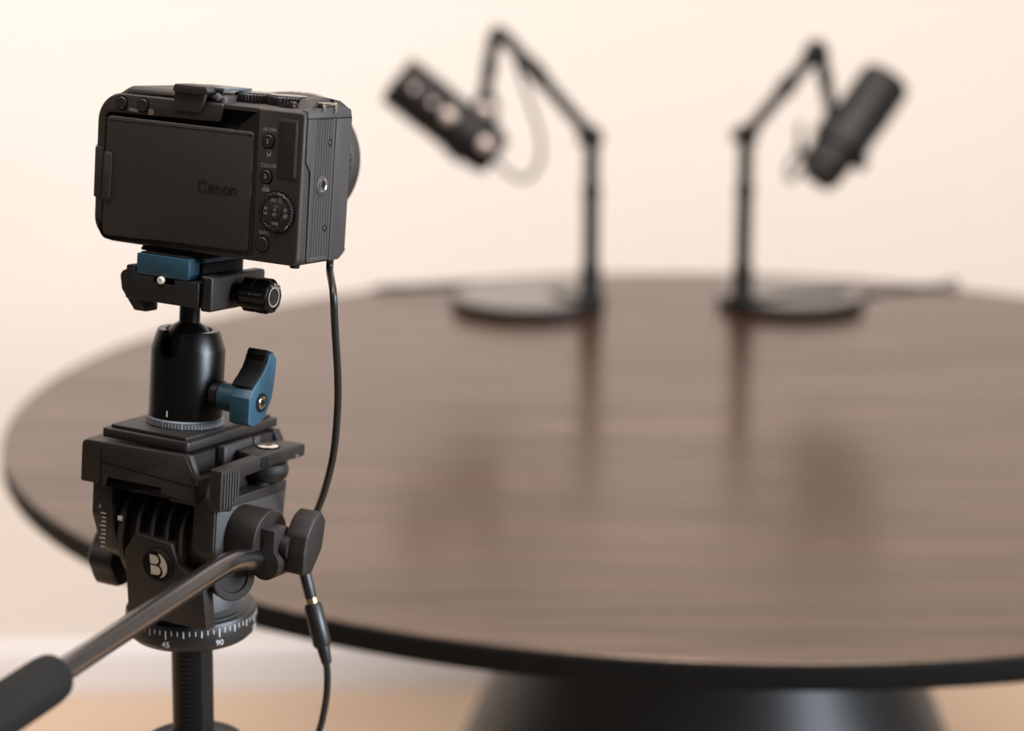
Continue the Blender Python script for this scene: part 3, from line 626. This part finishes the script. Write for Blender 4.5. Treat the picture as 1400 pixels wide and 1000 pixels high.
# handle clamp on the right
hb = MB(); hb.lathe([(15.6, -34), (15.6, -15.8), (14.9, -15.0), (3, -15.0)], (0, 13.8, -141.2), (1, 0, 0), 64); hub = hb.obj('handle_hub', M['pan'], ph)
hl = MB(); hl.lathe([(11.5, 0), (11.5, 8), (10.8, 8.6), (7.5, 8.6), (7.0, 7.6), (2, 7.6)], (-36, 8.0, -161), (0.85, -0.5, 0), 48); hl.obj('handle_boss', M['pan'], ph)
hk = MB(); hk.prism(rpoly([(4.3, -156.5, 2), (4.3, -132.6, 0.8), (17.4, -132.8, 0.8), (18.4, -157, 3)], 3), 'x', -18, -7.2, 0.7); hk.lathe([(8.2, 0), (8.2, 15)], (-12.6, 4.5, -150.5), (0, 1, 0), 32)
hk.obj('clamp_block', M['pan'], ph)
wk = MB(); wk.lathe([(6.5, -7.4), (6.5, -3)], (0, 15, -143), (1, 0, 0), 32)
wk.prism(rpoly([(26.2, -124.3, 2.5), (30.9, -130.4, 4), (28.6, -144.4, 8), (19.4, -155.4, 2.5), (11.0, -154.8, 2), (10.8, -144.2, 8), (13.0, -135.3, 8), (19.0, -127.4, 8)], 5), 'x', -6.4, 6.2, 1.3, 3)
wk.obj('wing_knob', M['pan'], ph)
inv = RIG.inverted()
def loc(p): return (inv @ p)*1000
hd = MB(); pts = [(378, 765, 1.020), (362, 765, 1.016), (344, 764.5, 1.006), (327, 766, 0.997), (311, 771, 0.988), (296, 779, 0.978), (240, 815.5, 0.942), (160, 868, 0.897), (92, 913, 0.862), (40, 948, 0.838)]
hd.tube([loc(at_depth(*p)) for p in pts], 5.35, 24, 5); hd_o = hd.obj('handle_rod', M['rod'], ph, label='smooth gunmetal handle rod')
gp = [(78, 922.5, 0.856), (76, 924, 0.855), (71, 927, 0.853), (58, 936, 0.846), (20, 961, 0.830), (-40, 1001, 0.806), (-130, 1061, 0.772), (-150, 1075, 0.765)]
gr = MB(); gr.tube([loc(at_depth(*p)) for p in gp], [6.5, 8.6, 10.2, 10.9, 11.0, 11.0, 10.6, 7.5], 28, 3); gr.obj('handle_grip', M['foam'], ph, label='matte black foam handle grip')
# pan base: graduated disc below, standing upright
BASE_R = rot3(-25.5, 0, 1.3)
d0 = 1.062
top_c = at_depth(261.5, 826, d0); bot_c = at_depth(261.8, 863, d0*1.012)
Bm = Matrix.Translation(top_c) @ BASE_R.to_4x4()
bi = inv @ Bm
def basept(mb):   # base millimetres -> rig millimetres
    m4 = bi.copy(); m4.translation = bi.translation*1000
    bmesh.ops.transform(mb.bm, matrix=m4, verts=mb.bm.verts); return mb
DR = 33.6; DH = 14.6
e1 = MB(); e1.lathe([(8, -DH), (DR-3.0, -DH), (DR-0.4, -DH+2.6), (DR, -DH+4), (DR, -1.2), (DR-0.6, -0.2), (DR-2.2, 0), (4, 0)], seg=120)
disc = basept(e1).obj('degree_disc', M['satin'], ph)
e2 = MB()
VA = math.atan2(-1, 0.0)
mt4 = lambda a: Matrix.Rotation(a, 4, 'Z') @ Matrix.Translation((DR-0.02, 0, 0))
vd = (Bm.to_3x3().inverted() @ (EYE-top_c)); view_a = math.atan2(vd.y, vd.x)
A45 = view_a + math.asin(max(-1, min(1, (227.0-261.5)/88.5))); A90 = view_a + math.asin((298.0-261.5)/88.5)
stp = (A90-A45)/9
for k in range(-9, 24):
    a = A45+k*stp; big = k % 9 == 0; mid = k % 3 == 0
    L = 4.6 if big else (3.6 if mid else 2.5)
    e2.box(0, 0.14, -0.26 if mid else -0.2, 0.26 if mid else 0.2, -2.4-L, -2.4, mtx=mt4(a))
tk = basept(e2).obj('degree_marks', M['white_print'], disc)
tk['kind'] = 'stuff'
m4b = bi.copy(); m4b.translation = bi.translation*1000
for k, s in ((0, '45'), (9, '90'), (18, '135')):
    a = A45+k*stp
    F_ = Matrix.Rotation(a, 4, 'Z') @ Matrix(((0, 0, 1, DR), (1, 0, 0, 0), (0, 1, 0, -10.0), (0, 0, 0, 1)))
    text(s, 4.3, m4b @ F_, M['white_print'], disc, extrude=0.08)
e3 = MB(); e3.lathe([(DR-3.4, -0.2), (DR-3.4, 0.8), (DR-6.0, 1.0), (DR-8.4, 3), (24.6, 8), (22.4, 13.5), (18.0, 18.5), (13, 22), (11, 30)], seg=72)
basept(e3).obj('base_skirt', M['side_lit_grey'], ph, label='rounded skirt above the degree disc in a side-lit grey tone')

# ------------------------------------------------------------------ tripod column and legs
tp_ = thing('tripod', 'black tripod with grooved centre column below the pan head', 'tripod', mtx=Matrix.Translation((bot_c.x, bot_c.y, 0)))
ax_dir = BASE_R @ Vector((0, 0, 1))
def colpt(z): return top_c + ax_dir*((z-top_c.z)/ax_dir.z)
zt = (top_c - ax_dir*DH*0.001).z
toff = Vector((bot_c.x, bot_c.y, 0))
q_a, q_b = colpt(zt)-toff, colpt(0.42)-toff
cl = MB(); cl.tube([q_a, q_b], 0.0107, 40); cl.obj('centre_column', M['column'], tp_, unit=1)
# grooved front strip: rows of shallow teeth on the column
vx = Vector((EYE.x-top_c.x, EYE.y-top_c.y, 0)).normalized(); sdx = Vector((-vx.y, vx.x, 0))
gv = MB()
for k in range(44):
    c_ = colpt(zt-0.004-k*0.0026)-toff
    o2 = c_ + vx*0.0098 - sdx*0.0008
    mm_ = Matrix((( *(sdx[i] for i in range(3)), 0), (*(vx[i] for i in range(3)), 0), (0, 0, 1, 0), (0, 0, 0, 1))).transposed()
    mm_.translation = o2
    gv.box(-0.0052, 0.0052, -0.001, 0.0010, -0.0007, 0.0007, mtx=mm_)
gvo = gv.obj('column_teeth', M['recess'], tp_, unit=1); gvo['kind'] = 'stuff'
zs = 0.9
for _ in range(60):
    v = colpt(zs)-EYE; fy = 500-FPX*(v.y*math.sin(PITCH)+v.z*math.cos(PITCH))/(v.y*math.cos(PITCH)-v.z*math.sin(PITCH))
    zs += (fy-1011)*0.0002
cs = colpt(zs)-toff
co = MB(); co.lathe([(0.0115, -0.03), (0.026, -0.03), (0.0275, -0.012), (0.0275, -0.003), (0.0262, -0.0006), (0.0238, 0), (0.0225, -0.0008), (0.0112, -0.0008)], cs, ax_dir, 64)
co.obj('column_collar', M['pan'], tp_, unit=1)
ca = MB(); ca.lathe([(0.02, -0.07), (0.034, -0.06), (0.034, -0.032), (0.02, -0.03)], cs, ax_dir, 48); ca.obj('leg_canopy', M['pan'], tp_, unit=1)
for a in (205, 325, 85):
    d = Vector((math.cos(R(a)), math.sin(R(a)), 0)); t0 = cs+Vector((0, 0, -0.05))+d*0.03
    foot = d*0.30; foot.z = 0.016
    mid = t0.lerp(foot, 0.5)
    lgm = MB(); lgm.tube([t0, mid], 0.0135, 20); lgm.tube([mid-(foot-t0).normalized()*0.02, mid+(foot-t0).normalized()*0.02], 0.0165, 20); lgm.tube([mid, foot], 0.011, 20)
    lo_ = lgm.obj('leg', M['satin'], tp_, unit=1)
    rf = MB(); rf.ball(foot+Vector((0, 0, 0)), 0.016, 16); rf.obj('rubber_foot', M['foam'], lo_, unit=1)

# ------------------------------------------------------------------ camera cable hanging beside the tripod
cb = thing('camera_cable', 'thin black cable hanging from the camera past the wing knob', 'cable', mtx=Matrix.Translation(at_depth(430, 1000, 1.08)))
co_ = at_depth(430, 1000, 1.08)
c0 = rig(-3.2, 36, 1.5)
P1 = [c0, rig(-3.2, 36, -6), at_depth(455.5, 400, 0.985), at_depth(458, 450, 0.99), at_depth(461.5, 510, 1.0), at_depth(461.5, 560, 1.01), at_depth(456, 620, 1.02), at_depth(444, 670, 1.04), at_depth(430, 708, 1.055), at_depth(418, 745, 1.06), at_depth(416, 775, 1.06), at_depth(419, 793, 1.06)]
w1 = MB(); w1.tube([p-co_ for p in P1], 0.00185, 14, 8); w1.obj('cord', M['cable'], cb, unit=1)
def seg(a, b, r0, r1, name, m, label=None, d=1.06, n=24):
    s = MB(); A = at_depth(*a, d)-co_; B = at_depth(*b, d)-co_
    s.tube([A, A.lerp(B, 0.06), A.lerp(B, 0.94), B], [r0*0.85, r0, r1, r1*0.85], n); return s.obj(name, m, cb, unit=1, label=label)
seg((413, 768), (426.0, 821), 0.0031, 0.0031, 'plug', M['cable'])
seg((425.2, 818), (427.2, 826), 0.0034, 0.0034, 'contact_ring', M['gold'], 'thin gold contact ring')
seg((427.0, 825), (441.5, 884), 0.0047, 0.0049, 'socket', M['cable'])
seg((440.6, 880), (447, 908), 0.0036, 0.0027, 'strain_relief', M['cable'])
w2 = MB(); w2.tube([p-co_ for p in (at_depth(445.5, 902, 1.06), at_depth(447.6, 925, 1.065), at_depth(446, 955, 1.07), at_depth(440.5, 985, 1.08), at_depth(434, 1015, 1.09), at_depth(425, 1120, 1.1), Vector((-0.18, 1.0, 0.4)), Vector((-0.24, 0.9, 0.1)), Vector((-0.3, 0.8, 0.006)))], 0.00185, 14, 8)
w2.obj('cord', M['cable'], cb, unit=1)

# ------------------------------------------------------------------ microphones on desk stands
def dirv(a, b): return (b-a).normalized()
def lathe_between(mb, a, b, prof, seg=40, wob=None):
    # prof heights 0..1 along a->b, radii in metres
    L = (b-a).length; mb.lathe([(r, h*L) for r, h in prof], a, (b-a), seg, wob=wob)
def stand(base_c, base_r, pole_px, elbow_px, arm_px, head_px, drop_px, Y, label, knob_side, head_r):
    o = Vector((base_c.x, base_c.y, TZ))
    s = thing('microphone_stand', label, 'microphone stand', 'desktop microphone stands', Matrix.Translation(o))
    L = lambda p: p-o
    b = MB(); b.lathe([(0.004, 0), (base_r-0.001, 0), (base_r, 0.001), (base_r, 0.0125), (base_r-0.0015, 0.0140), (0.004, 0.0140)], (0, 0, 0), seg=96); bpo = b.obj('base_plate', M['rim'], s, unit=1)
    b = MB(); b.lathe([(0.004, 0.0139), (base_r-0.003, 0.0139), (base_r-0.0034, 0.0143), (0.004, 0.0143)], (0, 0, 0), seg=96); b.obj('polished_top', M['disc'], bpo, unit=1, label='polished black top of the base')
    foot = at_z(*pole_px, TZ); foot = Vector((foot.x, Y, TZ))
    elbow = at_y(*elbow_px, Y)
    ft_ = L(foot)
    c = MB(); c.lathe([(0.016, 0.0135), (0.0165, 0.016), (0.014, 0.024), (0.0125, 0.034), (0.0122, 0.056), (0.0100, 0.058)], (ft_.x, ft_.y, 0), seg=32); c.obj('pole_socket', M['stand'], s, unit=1)
    p = MB(); h = elbow.z-TZ; p.lathe([(0.0098, 0.05), (0.0098, h*0.66), (0.0112, h*0.665), (0.0112, h*0.72), (0.0090, h*0.725), (0.0090, h-0.006)], (ft_.x, ft_.y, 0), seg=28); p.obj('pole', M['stand'], s, unit=1)
    e = MB(); el = L(Vector((foot.x, Y, elbow.z))); e.lathe([(0.0118, -0.013), (0.0126, -0.012), (0.0126, 0.012), (0.0118, 0.013)], el, (0, 1, 0), 28); e.tube([el, el+Vector((knob_side*0.017, 0, -0.002))], [0.007, 0.0085], 16); e.obj('elbow_joint', M['stand'], s, unit=1)
    a0 = el; a1 = L(at_y(*arm_px, Y))
    a = MB(); a.tube([a0, a0.lerp(a1, 0.55), a0.lerp(a1, 0.56), a0.lerp(a1, 0.74), a0.lerp(a1, 0.75), a1], [0.0082, 0.0082, 0.0108, 0.0108, 0.0082, 0.0082], 18); a.obj('boom_arm', M['stand'], s, unit=1)
    hj = L(at_y(*head_px, Y)); hd_ = MB(); q = dirv(a0, a1)
    hd_.tube([a1-q*0.006, a1+(hj-a1)*0.5, hj, hj+(hj-a1)*0.4], [0.0085, head_r, head_r, head_r*0.6], 18); hd_.obj('head_joint', M['stand'], s, unit=1)
    dr = L(at_y(*drop_px, Y)); d = MB(); d.tube([hj, hj.lerp(dr, 0.45), hj.lerp(dr, 0.47), hj.lerp(dr, 0.6), hj.lerp(dr, 0.62), dr], [0.0080, 0.0080, 0.0096, 0.0096, 0.0080, 0.0080], 18); d.obj('drop_rod', M['stand'], s, unit=1)
    return s
YM = 2.3464
lb_c = at_z(722, 418, TZ); rb_c = at_z(1080, 416.5, TZ)
stand(lb_c, 0.0915, (807, 428), (803, 187), (690, 50), (676, 46), (663, 132), YM, 'black desk microphone stand left of the other, pole on the right of its base', -1, 0.0108)
stand(rb_c, 0.0870, (1014, 428), (1013, 184), (1106, 82), (1121, 66), (1134, 142), YM, 'black desk microphone stand on the right, pole on the left of its base', -1, 0.0145)

def microphone(front, rear, rad, label, ymount, Yf, Yr, tail=1.0):
    A = at_y(*front, Yf); B = at_y(*rear, Yr); o = (A+B)/2
    m = thing('microphone', label, 'microphone', 'broadcast microphones', Matrix.Translation(o))
    a, b = A-o, B-o; L = (b-a).length; ax = dirv(a, b)
    g = MB(); lathe_between(g, a, b, [(rad*0.80, 0.0), (rad*0.93, 0.012), (rad, 0.045), (rad, 0.40), (rad*0.97, 0.405)], 48); gro = g.obj('grille', M['mic'], m, unit=1)
    for k in range(7):
        h = 0.07+k*0.047; r_ = MB(); lathe_between(r_, a, b, [(rad*0.97, h), (rad*1.018, h+0.008), (rad*1.018, h+0.022), (rad*0.97, h+0.030)], 48); r_.obj('grille_band', M['mic'], gro, unit=1)
    t = MB(); lathe_between(t, a, b, [(rad*0.98, 0.40), (rad*0.98, 0.62), (rad*1.03, 0.63), (rad*1.03, 0.71), (rad*0.97*tail, 0.73), (rad*0.92*tail, 0.93), (rad*0.80*tail, 0.97)], 48); t.obj('barrel', M['mic'], m, unit=1)
    c = MB(); lathe_between(c, a, b, [(rad*0.80*tail, 0.965), (rad*0.76*tail, 1.0), (rad*0.5, 1.005), (0.001, 1.0)], 40); c.obj('rear_cap', M['mic_dark'], m, unit=1)
    mt = at_y(*ymount, YM)-o
    return m, a, b, ax, L, mt, o
# left microphone
m1, a, b, ax, L, mt, o1 = microphone((541, 107), (679, 215), 0.0305, 'black microphone tilted up to the left, small pale highlight studs along its barrel', (664, 140), YM-0.005, YM-0.012)
front_n = Vector((0, -1, 0))
upn = ax.cross(front_n).normalized()
if upn.z < 0: upn = -upn
yk = MB(); cpt = a.lerp(b, 0.74)
yk.tube([mt+Vector((0, 0, 0.012)), mt+Vector((0, 0, 0.004)), mt+Vector((0.001, 0, -0.012)), cpt+upn*0.026], [0.008, 0.0145, 0.0150, 0.0125], 20)
yk.tube([cpt+upn*0.026+ax*0.006, cpt+upn*0.021+ax*0.026, cpt+upn*0.006+ax*0.032+front_n*0.01], [0.0075, 0.0065, 0.005], 14, 4)
yk.lathe([(0.0305*1.02, -0.007), (0.0305*1.09, -0.006), (0.0305*1.09, 0.006), (0.0305*1.02, 0.007)], cpt, ax, 40)
yk.obj('yoke', M['mic'], m1, unit=1)
def stud(parent, p, n, r, name='stud', m='stud', label=None):
    s = MB(); s.ball(p-n*r*0.35, r, 20); return s.obj(name, M[m], parent, unit=1, label=label)  # pale balls stand in for lamp reflections on the microphone
for t_, up_, r_ in ((0.16, 0.004, 0.0045), (0.34, 0.004, 0.0045), (0.50, 0.004, 0.0098)):
    n = (front_n+upn*0.15).normalized(); stud(m1, a.lerp(b, t_)+n*0.0300+upn*up_*0.5, n, r_, label='pale metal stud toned as a highlight')
stud(m1, mt+Vector((0.0, -0.0165, -0.008)), front_n, 0.0100, 'glint_screw', 'stud', 'pale yoke screw toned as a highlight')
nn = (front_n+upn*0.25).normalized(); stud(m1, a.lerp(b, 0.86)+nn*0.0270, nn, 0.0105, 'glint_knob', 'stud', 'pale rear knob toned as a highlight')
# right microphone
m2, a2, b2_, ax2, L2, mt2, o2_ = microphone((1213, 107), (1118, 246), 0.0300, 'thick black microphone tilted up to the right with a dark rear end', (1137, 152), YM+0.02, YM-0.035, 0.84)
upn2 = ax2.cross(front_n).normalized()
if upn2.z < 0: upn2 = -upn2
yk = MB(); cpt = a2.lerp(b2_, 0.68)
yk.tube([mt2+Vector((0, 0, 0.008)), mt2+Vector((0.002, 0, -0.008)), cpt+upn2*0.026], [0.0075, 0.011, 0.010], 18)
yk.lathe([(0.0300*1.02, -0.006), (0.0300*1.10, -0.005), (0.0300*1.10, 0.005), (0.0300*1.02, 0.006)], cpt, ax2, 40)
yk.obj('yoke', M['mic'], m2, unit=1)
kn = MB(); sdir = (cpt-(cpt+upn2)).normalized()
kn.tube([cpt+sdir*0.026, cpt+sdir*0.036], [0.0075, 0.0085], 20); kn.obj('yoke_knob', M['mic'], m2, unit=1)
kn = MB(); c9 = at_y(1093, 207, YM-0.03)-o2_; kn.tube([b2_.lerp(a2, 0.12), c9], [0.008, 0.0065], 16); kn.tube([c9+Vector((0, 0, -0.004)), at_y(1094, 168, YM-0.03)-o2_], [0.0038, 0.0028], 12); kn.obj('cable_plug', M['mic'], m2, unit=1)

def cable(pts, r, label):
    o = Vector((pts[0].x, pts[0].y, pts[0].z)); w = MB(); w.tube([p-o for p in pts], r, 10, 8)
    e = w.obj('microphone_cable', M['cable'], unit=1); e.location = pts[-1]*0+o
    tag(e, label, 'cable', 'microphone cables'); return e
tzc = TZ+0.0022
cable([at_y(676, 216, YM), at_y(690, 232, YM), at_y(715, 246, YM), at_y(737, 225, YM), at_y(738, 185, YM), at_y(724, 140, YM), at_y(712, 105, YM), at_y(706, 78, YM+0.008), at_y(735, 106, YM+0.012), at_y(770, 148, YM+0.012),
       at_y(806, 190, YM+0.016), at_y(809, 260, YM+0.012), at_y(811, 390, YM+0.014), at_z(800, 408, TZ+0.0172), at_z(760, 400, TZ+0.0168), Vector((0.03, 2.487, tzc)), Vector((-0.03, 2.502, tzc)), Vector((-0.08, 2.507, tzc)), Vector((-0.125, 2.495, tzc)), Vector((-0.160, 2.487, tzc)), Vector((-0.182, 2.496, TZ-0.008)), Vector((-0.180, 2.496, TZ-0.024)), Vector((-0.160, 2.47, TZ-0.027)), Vector((-0.02, 2.27, TZ-0.027)), Vector((0.10, 2.07, TZ-0.027))], 0.0028,
      'thin black cable looping below the left microphone and along the table edge')
cable([at_y(1093, 207, YM-0.03), at_y(1080, 222, YM-0.02), at_y(1078, 246, YM), at_y(1092, 236, YM+0.02), at_y(1110, 200, YM+0.035), at_y(1138, 140, YM+0.03), at_y(1124, 84, YM+0.018), at_y(1100, 92, YM+0.016), at_y(1060, 136, YM+0.016), at_y(1020, 180, YM+0.016), at_y(1018, 260, YM+0.012), at_y(1020, 390, YM+0.014), at_z(1030, 408, TZ+0.0172), at_z(1085, 402, TZ+0.0168), at_z(1150, 398, TZ+0.0168), Vector((0.438, 2.45, tzc)), Vector((0.49, 2.485, tzc)), Vector((0.535, 2.500, tzc)), Vector((0.553, 2.512, TZ+0.0055)), Vector((0.557, 2.516, TZ-0.012)), Vector((0.552, 2.508, TZ-0.025)), Vector((0.53, 2.47, TZ-0.027)), Vector((0.40, 2.27, TZ-0.027)), Vector((0.29, 2.08, TZ-0.027))], 0.0028,
      'thin black cable lying from the right stand to the far table edge')
